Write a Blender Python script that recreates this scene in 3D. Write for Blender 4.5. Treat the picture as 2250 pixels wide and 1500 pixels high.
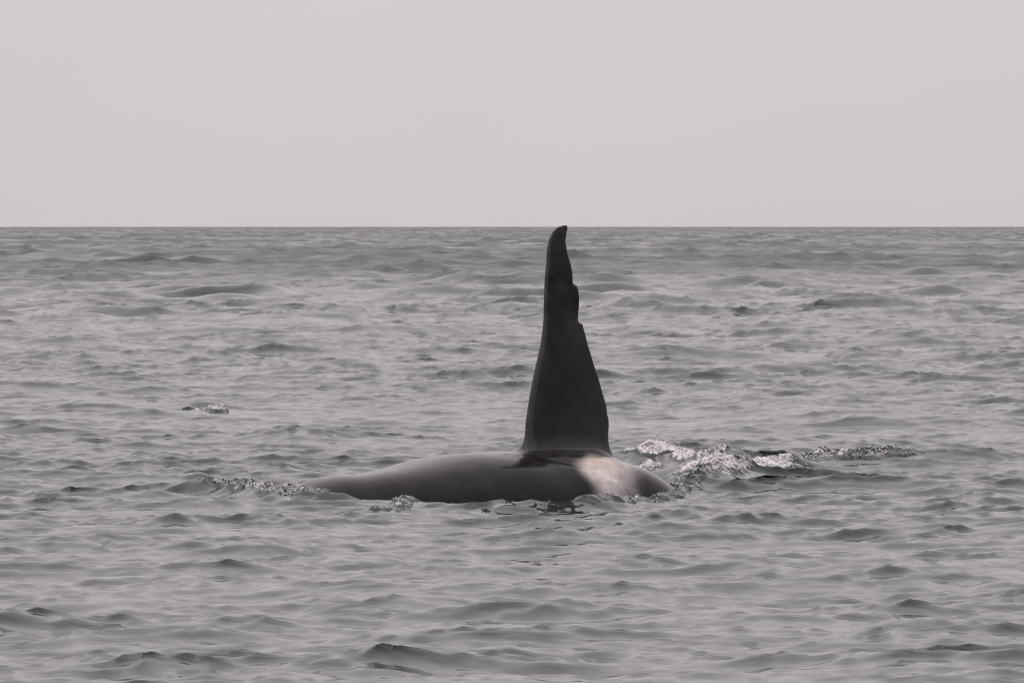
import bpy, math, random
import numpy as np

random.seed(7)
RNG = np.random.default_rng(41)
for o in list(bpy.data.objects):
    bpy.data.objects.remove(o, do_unlink=True)
scene = bpy.context.scene
COL = scene.collection

# ------------------------------------------------------------------ camera
F_PX = 18000.0            # focal length in photograph pixels (photo is 2250 wide)
CAM_D, CAM_H = 60.0, 1.97
cam_data = bpy.data.cameras.new('camera')
cam = bpy.data.objects.new('camera', cam_data)
COL.objects.link(cam)
cam.location = (0, -CAM_D, CAM_H)
cam.rotation_euler = (math.radians(90), 0, 0)
cam_data.sensor_width = 36.0
cam_data.lens = 36.0 * F_PX / 2250.0
cam_data.shift_y = -(750 - 498) / 2250.0     # horizon sits above the picture's middle
cam_data.clip_start = 0.5
cam_data.clip_end = 120000.0
cam_data.dof.use_dof = True
cam_data.dof.focus_distance = CAM_D - 0.3
cam_data.dof.aperture_fstop = 30.0
scene.camera = cam
scene.cycles.use_denoising = False
scene.cycles.filter_width = 1.1
scene.render.resolution_x, scene.render.resolution_y = 1024, 682

# ------------------------------------------------------------------ overcast sky and soft sun
world = bpy.data.worlds.new('World')
scene.world = world
world.use_nodes = True
nt = world.node_tree
nt.nodes.clear()
SUN_EL, SUN_AZ = math.radians(34), math.radians(-108)     # azimuth from +Y (away from the camera)
w_out = nt.nodes.new('ShaderNodeOutputWorld')
w_bg = nt.nodes.new('ShaderNodeBackground')
w_sky = nt.nodes.new('ShaderNodeTexSky')
w_sky.sky_type = 'NISHITA'
w_sky.sun_disc = False
w_sky.sun_elevation = SUN_EL
w_sky.sun_rotation = SUN_AZ
w_sky.dust_density = 4.0
w_hsv = nt.nodes.new('ShaderNodeHueSaturation')
w_hsv.inputs['Saturation'].default_value = 0.1
w_mix = nt.nodes.new('ShaderNodeMix')
w_mix.data_type = 'RGBA'
w_mix.inputs['Factor'].default_value = 0.96
w_tc = nt.nodes.new('ShaderNodeTexCoord')
w_noise = nt.nodes.new('ShaderNodeTexNoise')
w_noise.inputs['Scale'].default_value = 12.0
w_noise.inputs['Detail'].default_value = 5.0
w_map = nt.nodes.new('ShaderNodeMapping')
w_map.inputs['Scale'].default_value = (1, 1, 3.5)
w_ramp = nt.nodes.new('ShaderNodeValToRGB')
w_ramp.color_ramp.elements[0].position = 0.25
w_ramp.color_ramp.elements[0].color = (6.18, 5.78, 6.00, 1)
w_ramp.color_ramp.elements[1].position = 0.75
w_ramp.color_ramp.elements[1].color = (6.55, 6.14, 6.42, 1)
L = nt.links.new
L(w_tc.outputs['Generated'], w_map.inputs['Vector'])
L(w_map.outputs['Vector'], w_noise.inputs['Vector'])
L(w_noise.outputs['Fac'], w_ramp.inputs['Fac'])
L(w_sky.outputs['Color'], w_hsv.inputs['Color'])
L(w_hsv.outputs['Color'], w_mix.inputs['A'])
L(w_ramp.outputs['Color'], w_mix.inputs['B'])
w_sep = nt.nodes.new('ShaderNodeSeparateXYZ')           # an overcast sky grows brighter towards the zenith
L(w_tc.outputs['Generated'], w_sep.inputs[0])
w_gain = nt.nodes.new('ShaderNodeMapRange')
w_gain.inputs['To Min'].default_value = 1.0
w_gain.inputs['To Max'].default_value = 2.7
L(w_sep.outputs['Z'], w_gain.inputs['Value'])
w_mul = nt.nodes.new('ShaderNodeVectorMath')
w_mul.operation = 'SCALE'
L(w_mix.outputs['Result'], w_mul.inputs[0])
L(w_gain.outputs['Result'], w_mul.inputs['Scale'])
L(w_mul.outputs['Vector'], w_bg.inputs['Color'])
w_bg.inputs['Strength'].default_value = 0.10
L(w_bg.outputs['Background'], w_out.inputs['Surface'])

sun_data = bpy.data.lights.new('sun', 'SUN')
sun_data.energy = 1.3
sun_data.angle = math.radians(85)
sun_data.color = (1.0, 0.95, 0.92)
sun = bpy.data.objects.new('sun', sun_data)
COL.objects.link(sun)
sun.rotation_euler = (math.radians(90) - SUN_EL, 0, math.radians(180) - SUN_AZ)

vs = scene.view_settings
vs.view_transform = 'Standard'
vs.look = 'None'
vs.exposure = 0.0
vs.gamma = 1.0
vs.use_curve_mapping = False

# ------------------------------------------------------------------ helpers
def on_water(px, py, z=0.0):
    """photo pixel -> world x, y of a point at height z"""
    d = F_PX * (CAM_H - z) / (py - 498.0)
    return (px - 1125.0) * d / F_PX, d - CAM_D

def sstep(a, b, x):
    t = np.clip((x - a) / (b - a), 0, 1)
    return t * t * (3 - 2 * t)

def grid_faces(nr, nc, wrap=False):
    r = np.arange(nr - 1)[:, None] * nc
    c = np.arange(nc if wrap else nc - 1)[None, :]
    c2 = (c + 1) % nc
    return np.stack([r + c, r + c2, r + nc + c2, r + nc + c], -1).reshape(-1, 4)

def quad_mesh(name, co, quads, attrs=None, smooth=True):
    me = bpy.data.meshes.new(name)
    n, m = len(co), len(quads)
    me.vertices.add(n)
    me.vertices.foreach_set('co', np.ascontiguousarray(co, dtype=np.float32).ravel())
    me.loops.add(m * 4)
    me.loops.foreach_set('vertex_index', np.ascontiguousarray(quads, dtype=np.int32).ravel())
    me.polygons.add(m)
    me.polygons.foreach_set('loop_start', np.arange(0, m * 4, 4, dtype=np.int32))
    me.polygons.foreach_set('use_smooth', np.full(m, smooth))
    for k, v in (attrs or {}).items():
        a = me.attributes.new(k, 'FLOAT', 'POINT')
        a.data.foreach_set('value', np.ascontiguousarray(v, dtype=np.float32).ravel())
    me.update(calc_edges=True)
    return me

def link(name, me, mat, label=None, cat=None, group=None, kind=None):
    ob = bpy.data.objects.new(name, me)
    COL.objects.link(ob)
    me.materials.append(mat)
    for k, v in (('label', label), ('category', cat), ('group', group), ('kind', kind)):
        if v:
            ob[k] = v
    return ob

def new_mat(name):
    m = bpy.data.materials.new(name)
    m.use_nodes = True
    return m, m.node_tree, m.node_tree.nodes['Principled BSDF']

def node(t, typ, **kw):
    n = t.nodes.new(typ)
    for k, v in kw.items():
        if hasattr(n, k):
            setattr(n, k, v)
        else:
            n.inputs[k].default_value = v
    return n

# ------------------------------------------------------------------ wave field
G_ALPHA, LAM_P, WIND = 0.014, 2.4, math.radians(-70)
def wave_band(Lt, N, lmin, lmax, chop, spread, gain, lam_p=LAM_P, sharp=0.0):
    k1 = 2 * np.pi * np.fft.fftfreq(N, Lt / N)
    kx, ky = np.meshgrid(k1, k1, indexing='ij')
    k = np.hypot(kx, ky); k[0, 0] = 1e9
    kp = 2 * np.pi / lam_p
    F = 0.5 * G_ALPHA * k ** -3.0 * np.exp(-1.25 * (kp / k) ** 2)
    th = np.arctan2(ky, kx) - WIND
    D = spread * (16 / (5 * np.pi)) * np.where(np.cos(th) > 0, np.cos(th) ** 6, 0) + (1 - spread) / (2 * np.pi)
    psi = F / k * D
    lam = 2 * np.pi / k
    psi = np.where((lam > lmin) & (lam <= lmax), psi, 0) * gain ** 2
    dk = 2 * np.pi / Lt
    mss = float((psi * k * k).sum() * dk * dk)
    g = (RNG.standard_normal((N, N)) + 1j * RNG.standard_normal((N, N))) / np.sqrt(2)
    H = np.sqrt(2 * psi * dk * dk) * g
    h = np.real(np.fft.ifft2(H)) * N * N
    if sharp:                                   # peaked crests, flat troughs
        sd = h.std(); h = h + sharp * (h * h - sd * sd) / sd
    dx = np.real(np.fft.ifft2(1j * kx / k * H)) * N * N * chop
    dy = np.real(np.fft.ifft2(1j * ky / k * H)) * N * N * chop
    return dict(L=Lt, N=N, f=np.stack([dx, dy, h], -1).astype(np.float32), mss=mss)

BANDS = [wave_band(160.0, 1024, 1.3, 12.0, 1.25, 0.85, 0.95),
         wave_band(41.3, 1024, 0.35, 1.3, 1.45, 0.8, 1.65),
         wave_band(11.7, 1024, 0.09, 0.35, 1.3, 0.7, 2.1),
         wave_band(420.0, 1024, 2.5, 60.0, 1.2, 0.6, 1.6, lam_p=7.0, sharp=.22)]
FADES = [(7.0, 22.0), (2.0, 8.0), (0.4, 1.5), (60.0, 120.0)]
SD1 = float(BANDS[1]['f'][..., 2].std())
SD0 = float(BANDS[0]['f'][..., 2].std())
GUST = wave_band(260.0, 512, 9.0, 140.0, 0.0, 0.0, 1.0, lam_p=60.0)     # where the wind roughens the water
GUST['f'] /= GUST['f'][..., 2].std()

def sample(b, x, y):
    N = b['N']
    fx = x / b['L'] * N; fy = y / b['L'] * N
    ix = np.floor(fx).astype(np.int64); iy = np.floor(fy).astype(np.int64)
    tx = (fx - ix)[..., None].astype(np.float32); ty = (fy - iy)[..., None].astype(np.float32)
    i0, i1, j0, j1 = ix % N, (ix + 1) % N, iy % N, (iy + 1) % N
    f = b['f']
    return (f[i0, j0] * (1 - tx) + f[i1, j0] * tx) * (1 - ty) + (f[i0, j1] * (1 - tx) + f[i1, j1] * tx) * ty

LINES, HUMPS = [], []
def line(pix, h, w):
    """water heaped up along a line: (photo pixel, height) of the crest"""
    pts = np.array([on_water(*p) for p in pix])
    seg = np.hypot(*np.diff(pts, axis=0).T); acc = np.concatenate([[0], np.cumsum(seg)])
    n = max(6, int(acc[-1] / (w * .4)))
    t = np.linspace(0, acc[-1], n)
    LINES.append((np.interp(t, acc, pts[:, 0]), np.interp(t, acc, pts[:, 1]), h * acc[-1] / n / (w * 1.7725), w))
    return pts
def hump(px, py, half, h, wn, wf, tilt=0.0):
    """one wave crest: photo pixel of its top, half length in pixels, height, near and far width, slant"""
    x, y = on_water(px, py, h)
    HUMPS.append((x, y, half * (y + CAM_D) / F_PX, h * .85, wn * .55, wf * .9, tilt))

# the one breaking crest
hump(455, 884, 60, .07, .8, 1.0, -.2)
# water pushed up around the animal
RIM_HEAD = line([(440, 1056, .08), (510, 1050, .11), (575, 1048, .13), (640, 1056, .125), (700, 1066, .11), (735, 1073, .09)], .10, .2)
HUMPS.append((.25, -.8, 1.0, -.115, .9, .9, 0))
RIM_TAIL = line([(1255, 1112, .02), (1330, 1098, .05), (1400, 1086, .05), (1470, 1074, .05), (1540, 1058, .05), (1620, 1046, .03)], .05, .14)
WAKE_FOAM = line([(1480, 1054, .08), (1540, 1036, .1), (1610, 1018, .1), (1680, 1008, .1), (1740, 1002, .1)], .09, .32)
WAKE_END = line([(1720, 1001, .09), (1790, 996, .1), (1860, 997, .1), (1930, 996, .1), (2000, 1000, .08)], .09, .3)
SPLASH = line([(1362, 994, .06), (1405, 985, .1), (1440, 974, .15), (1480, 972, .15), (1530, 984, .14), (1590, 993, .12), (1660, 998, .1)], .09, .3)
SPLASH_EDGE = [on_water(*p) for p in ((1425, 988, .12), (1412, 1008, .1), (1425, 1028, .06), (1460, 1040, .05))]
LAP = line([(820, 1119, .03), (860, 1112, .04), (900, 1106, .03)], .04, .12)
BREAKER = [(x, y - .2) for x, y in (on_water(*p) for p in ((408, 886, .10), (430, 883, .10), (460, 884, .10), (490, 889, .10)))]

def sea_surface(x, y, cell):
    """undisturbed grid point -> displaced point, and the slope variance that the grid cannot carry"""
    out = np.zeros(x.shape + (3,), np.float32)
    lost = np.zeros(x.shape, np.float32)
    calm = 1 - 0.65 * np.exp(-((x - .2) / 3.2) ** 2 - ((y + 0.6) / 3.4) ** 2)
    swell = 0.25 + 0.75 * sstep(60.0, 260.0, np.hypot(x, y + CAM_D))
    gust = np.clip(1 + (.2 + .35 * sstep(150, 700, np.hypot(x, y + CAM_D))) * sample(GUST, x + .4 * y, y * .6)[..., 2], .35, 1.9)
    crest = np.zeros(x.shape)
    near_whale = 1 + .25 * np.exp(-((x - .3) / 2.0) ** 2 - ((y + 2.5) / 3.0) ** 2)
    for i, (b, (f0, f1)) in enumerate(zip(BANDS, FADES)):
        w = 1 - sstep(f0, f1, cell)
        if i < 3: lost += (b['mss'] * (1 - w * w) * gust ** 2).astype(np.float32)
        if i == 0: w = w * calm * (.75 + .25 * gust) * (1 + .6 * swell)
        elif i == 3: w = w * swell * calm
        else: w = w * gust * (.58 + .5 * crest) * (near_whale if i == 2 else .6 + .4 * near_whale)         # short waves ride steepest on the crests
        d3 = sample(b, x + 3.1 * i, y + 5.7 * i)
        if i == 0: crest = sstep(-1.2, 1.8, d3[..., 2] / SD0)
        if i == 1: uneven = np.clip(1 + .8 * d3[..., 2] / SD1, .1, 2.2)
        out += d3 * w[..., None].astype(np.float32)
    P = np.stack([x, y, np.zeros_like(x)], -1) + out
    for lx, ly, h, w in LINES:
        m = (x > lx.min() - 3 * w) & (x < lx.max() + 3 * w) & (y > ly.min() - 3 * w) & (y < ly.max() + 3 * w)
        if m.any():
            xm, ym = x[m], y[m]
            P[m, 2] += sum(h * np.exp(-((xm - a) ** 2 + (ym - c) ** 2) / w ** 2) for a, c in zip(lx, ly))
    for hx, hy, lx, h, wn, wf, tilt in HUMPS:
        m = (np.abs(x - hx) < 3 * lx) & (np.abs(y - hy) < 3 * max(wn, wf) + 3 * lx * abs(tilt))
        if m.any():
            dx = x[m] - hx; dy = y[m] - hy - tilt * dx
            P[m, 2] += h * (.6 + .4 * uneven[m]) * np.exp(-(dx / lx) ** 2 - (dy / (wf + (wn - wf) * .5 * (1 - np.tanh(dy / (.4 * wn))))) ** 2)
    return P, lost

# ------------------------------------------------------------------ materials
def water_nodes(t, b):
    b.inputs['Base Color'].default_value = (0.018, 0.022, 0.022, 1)
    b.inputs['IOR'].default_value = 1.333
    at = node(t, 'ShaderNodeAttribute', attribute_name='rough')
    t.links.new(at.outputs['Fac'], b.inputs['Roughness'])
    geo = node(t, 'ShaderNodeNewGeometry')
    mp = node(t, 'ShaderNodeMapping')
    mp.inputs['Rotation'].default_value = (0, 0, math.radians(14))
    mp.inputs['Scale'].default_value = (9.0, 15.0, 9.0)
    t.links.new(geo.outputs['Position'], mp.inputs['Vector'])
    n1 = node(t, 'ShaderNodeTexNoise')
    n1.inputs['Scale'].default_value = 1.0
    n1.inputs['Detail'].default_value = 4.0
    n1.inputs['Roughness'].default_value = 0.55
    t.links.new(mp.outputs['Vector'], n1.inputs['Vector'])
    bp = node(t, 'ShaderNodeBump')
    bp.inputs['Strength'].default_value = 0.15
    bp.inputs['Distance'].default_value = 0.008
    t.links.new(n1.outputs['Fac'], bp.inputs['Height'])
    t.links.new(bp.outputs['Normal'], b.inputs['Normal'])

M_WATER, t, b = new_mat('sea_water')
water_nodes(t, b)

def foam_material(name, lo, hi, scale, white=(0.52, 0.49, 0.50, 1), dark=(0.022, 0.028, 0.027, 1)):
    m, t, b = new_mat(name)
    geo = node(t, 'ShaderNodeNewGeometry')
    n = node(t, 'ShaderNodeTexNoise')
    n.inputs['Scale'].default_value = scale
    n.inputs['Detail'].default_value = 6.0
    n.inputs['Roughness'].default_value = 0.65
    t.links.new(geo.outputs['Position'], n.inputs['Vector'])
    at = node(t, 'ShaderNodeAttribute', attribute_name='foam')
    ad = node(t, 'ShaderNodeMath', operation='ADD')
    n0 = node(t, 'ShaderNodeTexNoise')
    n0.inputs['Scale'].default_value = scale * .28
    n0.inputs['Detail'].default_value = 4.0
    t.links.new(geo.outputs['Position'], n0.inputs['Vector'])
    av = node(t, 'ShaderNodeMix', data_type='FLOAT')
    av.inputs['Factor'].default_value = .45
    t.links.new(n.outputs['Fac'], av.inputs['A']); t.links.new(n0.outputs['Fac'], av.inputs['B'])
    t.links.new(av.outputs['Result'], ad.inputs[0]); t.links.new(at.outputs['Fac'], ad.inputs[1])
    r = node(t, 'ShaderNodeMapRange')
    r.inputs['From Min'].default_value = lo; r.inputs['From Max'].default_value = hi
    t.links.new(ad.outputs[0], r.inputs['Value'])
    mx = node(t, 'ShaderNodeMix', data_type='RGBA')
    t.links.new(r.outputs['Result'], mx.inputs['Factor'])
    mx.inputs['A'].default_value = dark; mx.inputs['B'].default_value = white
    t.links.new(mx.outputs['Result'], b.inputs['Base Color'])
    rr = node(t, 'ShaderNodeMapRange')
    rr.inputs['To Min'].default_value = 0.16; rr.inputs['To Max'].default_value = 0.7
    t.links.new(r.outputs['Result'], rr.inputs['Value'])
    t.links.new(rr.outputs['Result'], b.inputs['Roughness'])
    b.inputs['IOR'].default_value = 1.333
    bp = node(t, 'ShaderNodeBump')
    bp.inputs['Strength'].default_value = 0.4; bp.inputs['Distance'].default_value = 0.012
    t.links.new(n.outputs['Fac'], bp.inputs['Height'])
    t.links.new(bp.outputs['Normal'], b.inputs['Normal'])
    return m
M_FOAM = foam_material('foam_on_water', 0.95, 1.08, 42.0)

# ------------------------------------------------------------------ the sea: one sheet out to the horizon
fine = np.linspace(-math.radians(5.0), math.radians(5.0), 460)
step = fine[1] - fine[0]
side = [fine[-1]]
while side[-1] < math.pi:
    step = min(step * 1.35, math.radians(12)); side.append(side[-1] + step)
side = np.array(side[1:]); side = side[side < math.pi - 0.03]
th = np.concatenate([-side[::-1], fine, side])
rows = [0.4]
while rows[-1] < 90000:
    r = rows[-1]
    if r < 32: s = 0.3 - 0.24 * max(0.0, (r - 16) / 16)
    elif r < 72: s = 0.06
    elif r < 2500: s = 0.06 * (r / 72) ** 1.62
    else: s = 12.0 * (r / 2500) ** 2.2
    rows.append(r + s)
rows = np.array(rows)
TH, RR = np.meshgrid(th, rows)
CELL = np.broadcast_to(np.gradient(rows)[:, None], RR.shape)
colw = np.gradient(th)[None, :] * RR
CELL = np.maximum(CELL, colw * 0.6)
P, lost = sea_surface(RR * np.sin(TH), RR * np.cos(TH) - CAM_D, CELL)
rough = np.sqrt(np.sqrt(0.4 * lost + 0.0001))
q = grid_faces(len(rows), len(th), wrap=True)
me = quad_mesh('sea', P.reshape(-1, 3), q, {'rough': rough})
print('sea quads', len(q), flush=True)
sea = link('sea', me, M_WATER, 'grey choppy sea under an overcast sky reaching to the horizon', 'sea', kind='structure')

# ------------------------------------------------------------------ the orca: body and fin grown into one skin
YAW = math.radians(23)
CY, SY = math.cos(YAW), math.sin(YAW)
OX, OY = 0.40, 0.0
def to_world(u, v, z):
    """u along the heading, v to the animal's right (away from the camera)"""
    return np.stack([OX - u * CY - v * SY, OY - u * SY + v * CY, z], -1)
def fin_pix(px, py):
    k = px - 1125.0
    u = (F_PX * OX - CAM_D * k) / (F_PX * CY - k * SY)
    return u, CAM_H - (py - 498.0) * (CAM_D - u * SY) / F_PX

BODY = np.array([  # u, top z, half width, half height
    (3.3, -.55, .03, .03), (3.2, -.47, .16, .13), (2.95, -.42, .32, .26), (2.6, -.26, .38, .42),
    (2.35, -.10, .40, .52), (2.15, .04, .42, .57), (2.0, .13, .44, .60), (1.85, .168, .48, .62), (1.65, .184, .54, .66), (1.45, .222, .62, .70),
    (1.2, .272, .70, .74), (.9, .308, .76, .78), (.6, .315, .78, .80), (.3, .315, .77, .80), (0, .305, .74, .79),
    (-.3, .285, .68, .76), (-.55, .222, .60, .70), (-.8, .055, .50, .62), (-1.1, -.11, .45, .54), (-1.6, -.22, .36, .44),
    (-2.2, -.42, .24, .33), (-2.9, -.6, .14, .22), (-3.4, -.72, .08, .14), (-3.55, -.78, .02, .04)])
def smooth_interp(x, xp, fp):
    """Catmull-Rom through unevenly spaced points"""
    m = np.gradient(fp, xp)
    i = np.clip(np.searchsorted(xp, x) - 1, 0, len(xp) - 2)
    h = xp[i + 1] - xp[i]; t = (x - xp[i]) / h
    return ((2*t**3-3*t**2+1)*fp[i] + (t**3-2*t**2+t)*h*m[i] + (-2*t**3+3*t**2)*fp[i+1] + (t**3-t**2)*h*m[i+1])
B = BODY[::-1]
us = np.linspace(-3.55, 3.3, 150)
zt, hw, hh = (smooth_interp(us, B[:, 0], B[:, j]) for j in (1, 2, 3))
ang = np.linspace(0, 2 * np.pi, 72, endpoint=False)
ca, sa = np.cos(ang), np.sin(ang)
U = np.repeat(us[:, None], 72, 1)
V = np.maximum(hw * .88, .02)[:, None] * np.sign(ca) * np.abs(ca) ** 0.77
Z = (zt - .62 * hh)[:, None] + np.where(sa > 0, .62 * np.abs(sa) ** .60, -1.38 * np.abs(sa) ** .9) * np.maximum(hh, .02)[:, None]
body_co = np.stack([U, V, Z], -1).reshape(-1, 3)
body_q = grid_faces(150, 72, wrap=True)
def cap(ring, rev):
    # a fan of quads closing a ring with an even number of vertices
    n = len(ring); out = []
    for i in range(n // 2 - 1):
        f = [ring[i], ring[i + 1], ring[n - 2 - i], ring[n - 1 - i]]
        out.append(f[::-1] if rev else f)
    return np.array(out)
n0 = len(body_co)
body_q = np.concatenate([body_q, cap(list(range(72)), True), cap(list(range(n0 - 72, n0)), False)])

LEAD = [(1243, 494), (1226, 496.5), (1213, 508), (1205, 523), (1200, 545), (1198, 575), (1195, 610), (1193.5, 650), (1193, 694),
        (1190.5, 725), (1187, 750), (1179, 787), (1170, 828), (1162, 873), (1156, 918), (1152, 955), (1147, 980), (1137, 998), (1120, 1014), (1095, 1035)]
TRAIL = [(1246, 494), (1247, 504), (1242.5, 516), (1241, 530), (1244, 552), (1253, 582), (1257.5, 601), (1257.5, 624), (1269, 626),
         (1275, 645), (1275.5, 657), (1273.5, 683), (1271.5, 708), (1283, 710), (1289, 731), (1296, 761), (1308, 799), (1319, 828),
         (1328, 858), (1337, 888), (1341, 918), (1342.5, 952), (1342, 972), (1349, 993), (1364, 1011), (1385, 1035)]
lead = np.array([fin_pix(*p) for p in LEAD])[::-1]
trail = np.array([fin_pix(*p) for p in TRAIL])[::-1]
fz = np.linspace(0.17, CAM_H + 0.012, 230)
fu0 = np.interp(fz, lead[:, 1], lead[:, 0])
fu1 = np.interp(fz, trail[:, 1], trail[:, 0])
ker = np.hanning(75); ker /= ker.sum()
fu1s = np.convolve(np.pad(fu1, 37, mode='edge'), ker, 'valid') - .012
NC = 26
cc = 0.5 - 0.5 * np.cos(np.linspace(0, np.pi, NC))
foil = np.sqrt(cc) * (1 - cc) ** 1.15
foil = foil / foil.max()
tm = np.interp(fz, [.17, .27, .30, .33, .37, .42, .5, .6, 1.0, 1.4, 1.8, 1.93, 1.982], [.25, .20, .172, .152, .137, .125, .114, .104, .082, .064, .05, .032, .010])
tmin = np.minimum(.011, tm)
warp = lambda c, z: (0.055 * np.sin(2.2 * (z - .3)) * (c - .35) - .05 * sstep(.9, 1.5, z) * (c - .3) ** 2
                     + .045 * sstep(1.2, 1.95, z) * (c - .5) + .012 * np.sin(9 * z + 2) * c * c)
rowsf = []
for i, z in enumerate(fz):
    u = fu0[i] + (fu1[i] - fu0[i]) * cc
    ce = np.clip((u - fu0[i]) / (fu1s[i] - fu0[i]), 0, 1)
    t_ = tmin[i] * np.sqrt(np.clip(4 * cc * (1 - cc), 0, 1)) ** .5 + (tm[i] - tmin[i]) * np.interp(ce, cc, foil)
    wv = warp(cc, z)
    near = np.stack([u, wv - t_, np.full(NC, z)], -1)
    far = np.stack([u, wv + t_, np.full(NC, z)], -1)[::-1][1:-1]
    rowsf.append(np.concatenate([near, far]))
nf = len(rowsf[0])
fin_co = np.concatenate(rowsf)
fin_q = grid_faces(len(fz), nf, wrap=True)[:, ::-1]
n1 = len(fin_co)
fin_q = np.concatenate([fin_q, cap(list(range(nf)), False), cap(list(range(n1 - nf, n1)), True)])

raw = quad_mesh('orca_raw', np.concatenate([body_co, fin_co]), np.concatenate([body_q, fin_q + n0]))
tmp = bpy.data.objects.new('orca_raw', raw)
COL.objects.link(tmp)
rm = tmp.modifiers.new('remesh', 'REMESH')
rm.mode = 'VOXEL'; rm.voxel_size = 0.0115; rm.use_smooth_shade = True
dg = bpy.context.evaluated_depsgraph_get()
om = bpy.data.meshes.new_from_object(tmp.evaluated_get(dg))
bpy.data.objects.remove(tmp, do_unlink=True)
om.name = 'orca'
nv = len(om.vertices)
co = np.empty(nv * 3, np.float32); om.vertices.foreach_get('co', co); co = co.reshape(-1, 3).astype(np.float64)
ed = np.empty(len(om.edges) * 2, np.int32); om.edges.foreach_get('vertices', ed); ed = ed.reshape(-1, 2)
deg = np.bincount(ed.ravel(), minlength=nv)[:, None]
def laplace(c, w):
    s = np.empty_like(c)
    for j in range(3):
        s[:, j] = np.bincount(ed[:, 0], c[ed[:, 1], j], nv) + np.bincount(ed[:, 1], c[ed[:, 0], j], nv)
    return c + (s / deg - c) * w[:, None]
top = np.interp(co[:, 0], us, zt)
foot = sstep(.95, .6, np.abs(co[:, 0])) * sstep(.45, .25, np.abs(co[:, 1])) * sstep(.26, .08, np.abs(co[:, 2] - top))
is_fin = sstep(.02, .15, co[:, 2] - top)
for it in range(60):
    co = laplace(co, 0.55 * foot)
    if it % 3 == 0: co = laplace(co, 0.6 * (1 - is_fin))
    if it < 3: co = laplace(co, 0.35 * is_fin)
# folds and soft unevenness of the living skin, along the flank and behind the neck
u, v, z = co.T
co[:, 2] += .012 * np.sin(3.1 * u + 1.5 * v) * (1 - is_fin) + .006 * np.sin(7.3 * u - 4 * v + 1) * (1 - is_fin)
vc = np.clip(.20 + .42 * (.55 - u), .06, .62)          # the fin's root: a mound that widens towards the tail, with a crease along its foot
win = sstep(.72, .40, u) * sstep(-.62, -.30, u) * (1 - is_fin)
a = np.abs(v) / vc
root = sstep(.34, .12, u) * sstep(-.40, -.16, u)
co[:, 2] += win * (.045 * root * np.clip(1 - a, 0, 1) ** 1.1 - .042 * np.exp(-((a - 1.0) / .16) ** 2) + .012 * np.exp(-((a - 1.45) / .25) ** 2))
for it in range(12):
    co = laplace(co, 0.5 * (win > 0))
u, v, z = co.T
# grey saddle behind the fin, on both flanks
def saddle_mask(u, v, z):
    d = np.interp(u, us, zt) - z
    w = u - .40 * np.abs(v)
    front = sstep(.09, -.07, w + .10 + .40 * d + .03 * np.sin(11 * z + 1) + .015 * np.sin(23 * z))
    back = sstep(-.62, -.28, w + .02 * np.sin(9 * z))
    up = sstep(.31, .25, z + .02 * np.sin(16 * u))
    return front * back * up
sad = saddle_mask(u, v, z)
warm = sad * sstep(.17, .27, z)
om.vertices.foreach_set('co', to_world(co[:, 0], co[:, 1], co[:, 2]).astype(np.float32).ravel())
for k, val in (('saddle', sad), ('warm', warm)):
    a = om.attributes.new(k, 'FLOAT', 'POINT'); a.data.foreach_set('value', val.astype(np.float32))
om.polygons.foreach_set('use_smooth', np.ones(len(om.polygons), bool))
om.update()
print('orca faces', len(om.polygons))

M_SKIN, t, b = new_mat('wet_black_skin')
geo = node(t, 'ShaderNodeNewGeometry')
n1_ = node(t, 'ShaderNodeTexNoise'); n1_.inputs['Scale'].default_value = 9.0; n1_.inputs['Detail'].default_value = 6.0
t.links.new(geo.outputs['Position'], n1_.inputs['Vector'])
n2_ = node(t, 'ShaderNodeTexNoise'); n2_.inputs['Scale'].default_value = 140.0; n2_.inputs['Detail'].default_value = 2.0
t.links.new(geo.outputs['Position'], n2_.inputs['Vector'])
cr = node(t, 'ShaderNodeValToRGB')
cr.color_ramp.elements[0].color = (0.006, 0.0052, 0.006, 1); cr.color_ramp.elements[0].position = .3
cr.color_ramp.elements[1].color = (0.018, 0.0155, 0.0165, 1); cr.color_ramp.elements[1].position = .75
t.links.new(n1_.outputs['Fac'], cr.inputs['Fac'])
a1 = node(t, 'ShaderNodeAttribute', attribute_name='saddle')
a2 = node(t, 'ShaderNodeAttribute', attribute_name='warm')
wm = node(t, 'ShaderNodeMix', data_type='RGBA')
wm.inputs['A'].default_value = (0.50, 0.44, 0.43, 1); wm.inputs['B'].default_value = (0.52, 0.42, 0.36, 1)
t.links.new(a2.outputs['Fac'], wm.inputs['Factor'])
sn = node(t, 'ShaderNodeMath', operation='MULTIPLY_ADD')
sn.inputs[1].default_value = 3.0; sn.inputs[2].default_value = -1.5
t.links.new(n1_.outputs['Fac'], sn.inputs[0])
sb = node(t, 'ShaderNodeMath', operation='MULTIPLY_ADD')   # ragged only where the mask is between
one = node(t, 'ShaderNodeMath', operation='SUBTRACT'); one.inputs[0].default_value = 1.0
t.links.new(a1.outputs['Fac'], one.inputs[1])
edge = node(t, 'ShaderNodeMath', operation='MULTIPLY')
t.links.new(a1.outputs['Fac'], edge.inputs[0]); t.links.new(one.outputs[0], edge.inputs[1])
t.links.new(sn.outputs[0], sb.inputs[0]); t.links.new(edge.outputs[0], sb.inputs[1]); t.links.new(a1.outputs['Fac'], sb.inputs[2])
sm = node(t, 'ShaderNodeMix', data_type='RGBA')
t.links.new(sb.outputs[0], sm.inputs['Factor'])
mot = node(t, 'ShaderNodeMapRange')
for k_, v_ in (('From Min', .3), ('From Max', .7), ('To Min', .62), ('To Max', 1.05)): mot.inputs[k_].default_value = v_
n4_ = node(t, 'ShaderNodeTexNoise'); n4_.inputs['Scale'].default_value = 17.0; n4_.inputs['Detail'].default_value = 8.0; n4_.inputs['Roughness'].default_value = 0.7
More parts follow.
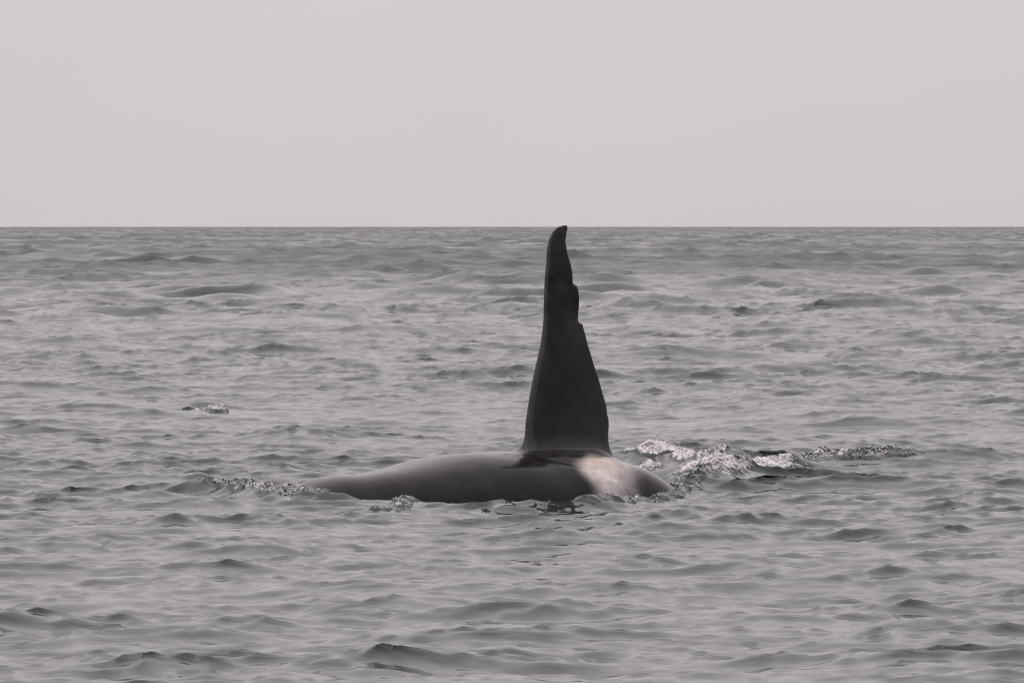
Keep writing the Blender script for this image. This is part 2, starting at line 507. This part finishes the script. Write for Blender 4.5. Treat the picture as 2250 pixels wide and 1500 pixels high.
t.links.new(geo.outputs['Position'], n4_.inputs['Vector']); t.links.new(n4_.outputs['Fac'], mot.inputs['Value'])
sc_ = node(t, 'ShaderNodeVectorMath', operation='SCALE')
t.links.new(wm.outputs['Result'], sc_.inputs[0]); t.links.new(mot.outputs['Result'], sc_.inputs['Scale'])
t.links.new(cr.outputs['Color'], sm.inputs['A']); t.links.new(sc_.outputs['Vector'], sm.inputs['B'])
t.links.new(sm.outputs['Result'], b.inputs['Base Color'])
b.inputs['Roughness'].default_value = 0.17
b.inputs['IOR'].default_value = 1.27
bp = node(t, 'ShaderNodeBump'); bp.inputs['Strength'].default_value = 0.12; bp.inputs['Distance'].default_value = 0.002
t.links.new(n2_.outputs['Fac'], bp.inputs['Height'])
t.links.new(bp.outputs['Normal'], b.inputs['Normal'])
mp = node(t, 'ShaderNodeMapping'); mp.inputs['Scale'].default_value = (26.0, 26.0, 7.0)
n3_ = node(t, 'ShaderNodeTexNoise'); n3_.inputs['Scale'].default_value = 1.0; n3_.inputs['Detail'].default_value = 5.0
t.links.new(geo.outputs['Position'], mp.inputs['Vector']); t.links.new(mp.outputs['Vector'], n3_.inputs['Vector'])
b2_ = node(t, 'ShaderNodeBump'); b2_.inputs['Strength'].default_value = 0.22; b2_.inputs['Distance'].default_value = 0.006
t.links.new(n3_.outputs['Fac'], b2_.inputs['Height']); t.links.new(b2_.outputs['Normal'], bp.inputs['Normal'])
rr_ = node(t, 'ShaderNodeMapRange')
for k_, v_ in (('From Min', .3), ('From Max', .7), ('To Min', .08), ('To Max', .22)): rr_.inputs[k_].default_value = v_
t.links.new(n3_.outputs['Fac'], rr_.inputs['Value']); t.links.new(rr_.outputs['Result'], b.inputs['Roughness'])
orca = link('orca', om, M_SKIN, 'black orca surfacing with a tall nicked dorsal fin and pale saddle patch', 'orca')

# ------------------------------------------------------------------ broken water round the animal and on one crest
def vnoise(p, freq, seed):
    """smooth value noise on 3-d points"""
    q_ = p * freq + seed * 17.13
    i = np.floor(q_).astype(np.int64); f = q_ - i; f = f * f * (3 - 2 * f)
    def h(a, b_, c):
        n = (a * 73856093) ^ (b_ * 19349663) ^ (c * 83492791) ^ (seed * 2654435761)
        n = (n ^ (n >> 13)) * 1274126177
        return ((n ^ (n >> 16)) & 0xffff) / 65535.0
    r = 0
    for dx in (0, 1):
        for dy in (0, 1):
            for dz in (0, 1):
                w = (f[..., 0] if dx else 1 - f[..., 0]) * (f[..., 1] if dy else 1 - f[..., 1]) * (f[..., 2] if dz else 1 - f[..., 2])
                r = r + w * h(i[..., 0] + dx, i[..., 1] + dy, i[..., 2] + dz)
    return r

def ball():
    """a small sphere of 24 quads"""
    v, f, idx = [], [], {}
    def vid(p):
        k = tuple(np.round(p, 4))
        if k not in idx: idx[k] = len(v); v.append(np.array(p) / np.linalg.norm(p))
        return idx[k]
    for ax in range(3):
        for sg in (-1, 1):
            for i in (-1, 0):
                for j in (-1, 0):
                    c = []
                    for a, b_ in ((i, j), (i + 1, j), (i + 1, j + 1), (i, j + 1)):
                        p = [0, 0, 0]; p[ax] = sg; p[(ax + 1) % 3] = a; p[(ax + 2) % 3] = b_
                        c.append(vid(p))
                    f.append(c if sg > 0 else c[::-1])
    return np.array(v), np.array(f)
BALL_V, BALL_F = ball()

def strip(name, pts, near, far, lump, foam, label, cell=.011, seed=1, lift=.004, group=None, bubbles=500, spray=0, white=.85):
    """lumpy broken water laid along a crest; near/far: widths on the two sides; foam(t, s): whiteness"""
    pts = np.array(pts); seg = np.hypot(*np.diff(pts, axis=0).T); acc = np.concatenate([[0], np.cumsum(seg)])
    n = int(acc[-1] / cell) + 2
    tt = np.linspace(0, 1, n)
    cx = smooth_interp(tt * acc[-1], acc, pts[:, 0]); cy = smooth_interp(tt * acc[-1], acc, pts[:, 1])
    tx, ty = np.gradient(cx), np.gradient(cy); l_ = np.hypot(tx, ty); tx /= l_; ty /= l_
    sgn = np.where(tx >= 0, 1, -1)
    m = int((near + far) / cell) + 2
    s = np.linspace(-near, far, m)
    X = cx[:, None] - ty[:, None] * sgn[:, None] * s[None]; Y = cy[:, None] + tx[:, None] * sgn[:, None] * s[None]
    Pp, _ = sea_surface(X, Y, np.full(X.shape, .01))
    Pp = Pp.astype(np.float64)
    sn_ = np.where(s < 0, s / near, s / far)[None] * np.ones((n, 1))
    rag = .55 + .6 * vnoise(Pp * [1, 1, 0], 7.0, seed)
    edge = np.clip(1 - np.abs(sn_) / rag, 0, 1) * np.clip(np.minimum(tt, 1 - tt)[:, None] * 9, 0, 1)
    e = np.sqrt(edge)
    lum = (vnoise(Pp, 9.0, seed + 1) * .6 + vnoise(Pp, 24.0, seed + 2) * .45 + vnoise(Pp, 55.0, seed + 3) * .25 - .35)
    lum = np.clip(lum, -.1, 1)
    Pp[..., 2] += -.014 + (lift + .014) * sstep(0, .3, edge) + lump * e * lum
    Pp[..., 1] -= lump * .5 * e * vnoise(Pp, 30.0, seed + 5)
    fo = foam(tt[:, None], sn_) * np.clip(edge * 3, 0, 1)
    co_, qu_, fa_ = Pp.reshape(-1, 3), grid_faces(n, m), fo.ravel()
    rg = np.random.default_rng(seed)
    wgt = (np.clip(edge - .12, 0, 1) * np.clip(vnoise(Pp, 13.0, seed + 7) - .35, 0, 1) * fo).ravel()
    pick = rg.choice(len(wgt), bubbles + spray, p=wgt / wgt.sum())
    rad = .003 + .006 * rg.random(bubbles + spray) ** 2
    pos = co_[pick] + rg.normal(0, .006, (bubbles + spray, 3))
    if spray:
        pos[bubbles:, 2] += rg.exponential(.05, spray) + .01
        rad[bubbles:] *= .6
    nb = len(BALL_V)
    bco = (pos[:, None] + BALL_V[None] * rad[:, None, None] * np.array([1.1, 1.1, .8])).reshape(-1, 3)
    bqu = (BALL_F[None] + (np.arange(bubbles + spray) * nb)[:, None, None]).reshape(-1, 4) + len(co_)
    bfo = np.repeat(np.where(rg.random(bubbles + spray) < white, .60, .36), nb)
    co_ = np.concatenate([co_, bco]); qu_ = np.concatenate([qu_, bqu]); fa_ = np.concatenate([fa_, bfo])
    me_ = quad_mesh(name, co_, qu_, {'foam': fa_})
    return link(name, me_, M_FOAM, label, 'foam', group, 'stuff')

G = 'broken water around the orca'
bell = lambda x, c, w: np.exp(-((x - c) / w) ** 2)
strip('foam_rim', RIM_HEAD, .2, .1, .03, lambda t, s: .36 + .10 * bell(t, .35, .3) + .0 * s,
      'lumpy bubbling rim of water trailing left of the orca head', seed=3, group=G, bubbles=1100, white=.45)
strip('foam_rim', RIM_TAIL, .14, .14, .05, lambda t, s: .38 + .06 * bell(t, .3, .3) + .0 * s,
      'dark bubbly rim of water curling below the pale saddle patch', seed=9, group=G, white=.35)
strip('foam_trail', WAKE_FOAM, .4, .2, .06, lambda t, s: .53 + .0 * s + .0 * t,
      'white foam trail in the wake right of the orca', seed=15, group=G, bubbles=1500)
strip('foam_rim', WAKE_END, .3, .2, .06, lambda t, s: .38 + .1 * bell(t, .3, .4) + .0 * s,
      'dark mottled end of the wake at far right of the foam', seed=21, group=G, bubbles=900, white=.4)
strip('foam_splash', SPLASH, .2, .2, .09, lambda t, s: .57 - .06 * sstep(.45, 1, t) + .0 * s,
      'white churning splash just behind the dorsal fin', seed=27, group=G, bubbles=1200, spray=160)
strip('foam_splash', SPLASH_EDGE, .12, .12, .12, lambda t, s: .55 + .0 * s + .0 * t,
      'white foam running down the left edge of the splash', seed=45, group=G)
strip('foam_patch', LAP, .1, .1, .04, lambda t, s: .42 + .0 * s + .0 * t,
      'small bubbly lap of water in front of the orca back', seed=33, group=G, bubbles=60)
strip('whitecap', BREAKER, .14, .12, 0.07, lambda t, s: .52 + .0 * s + .0 * t,
      'small white breaking crest on the wave left of the orca', seed=39, lift=.03, bubbles=350, spray=40)
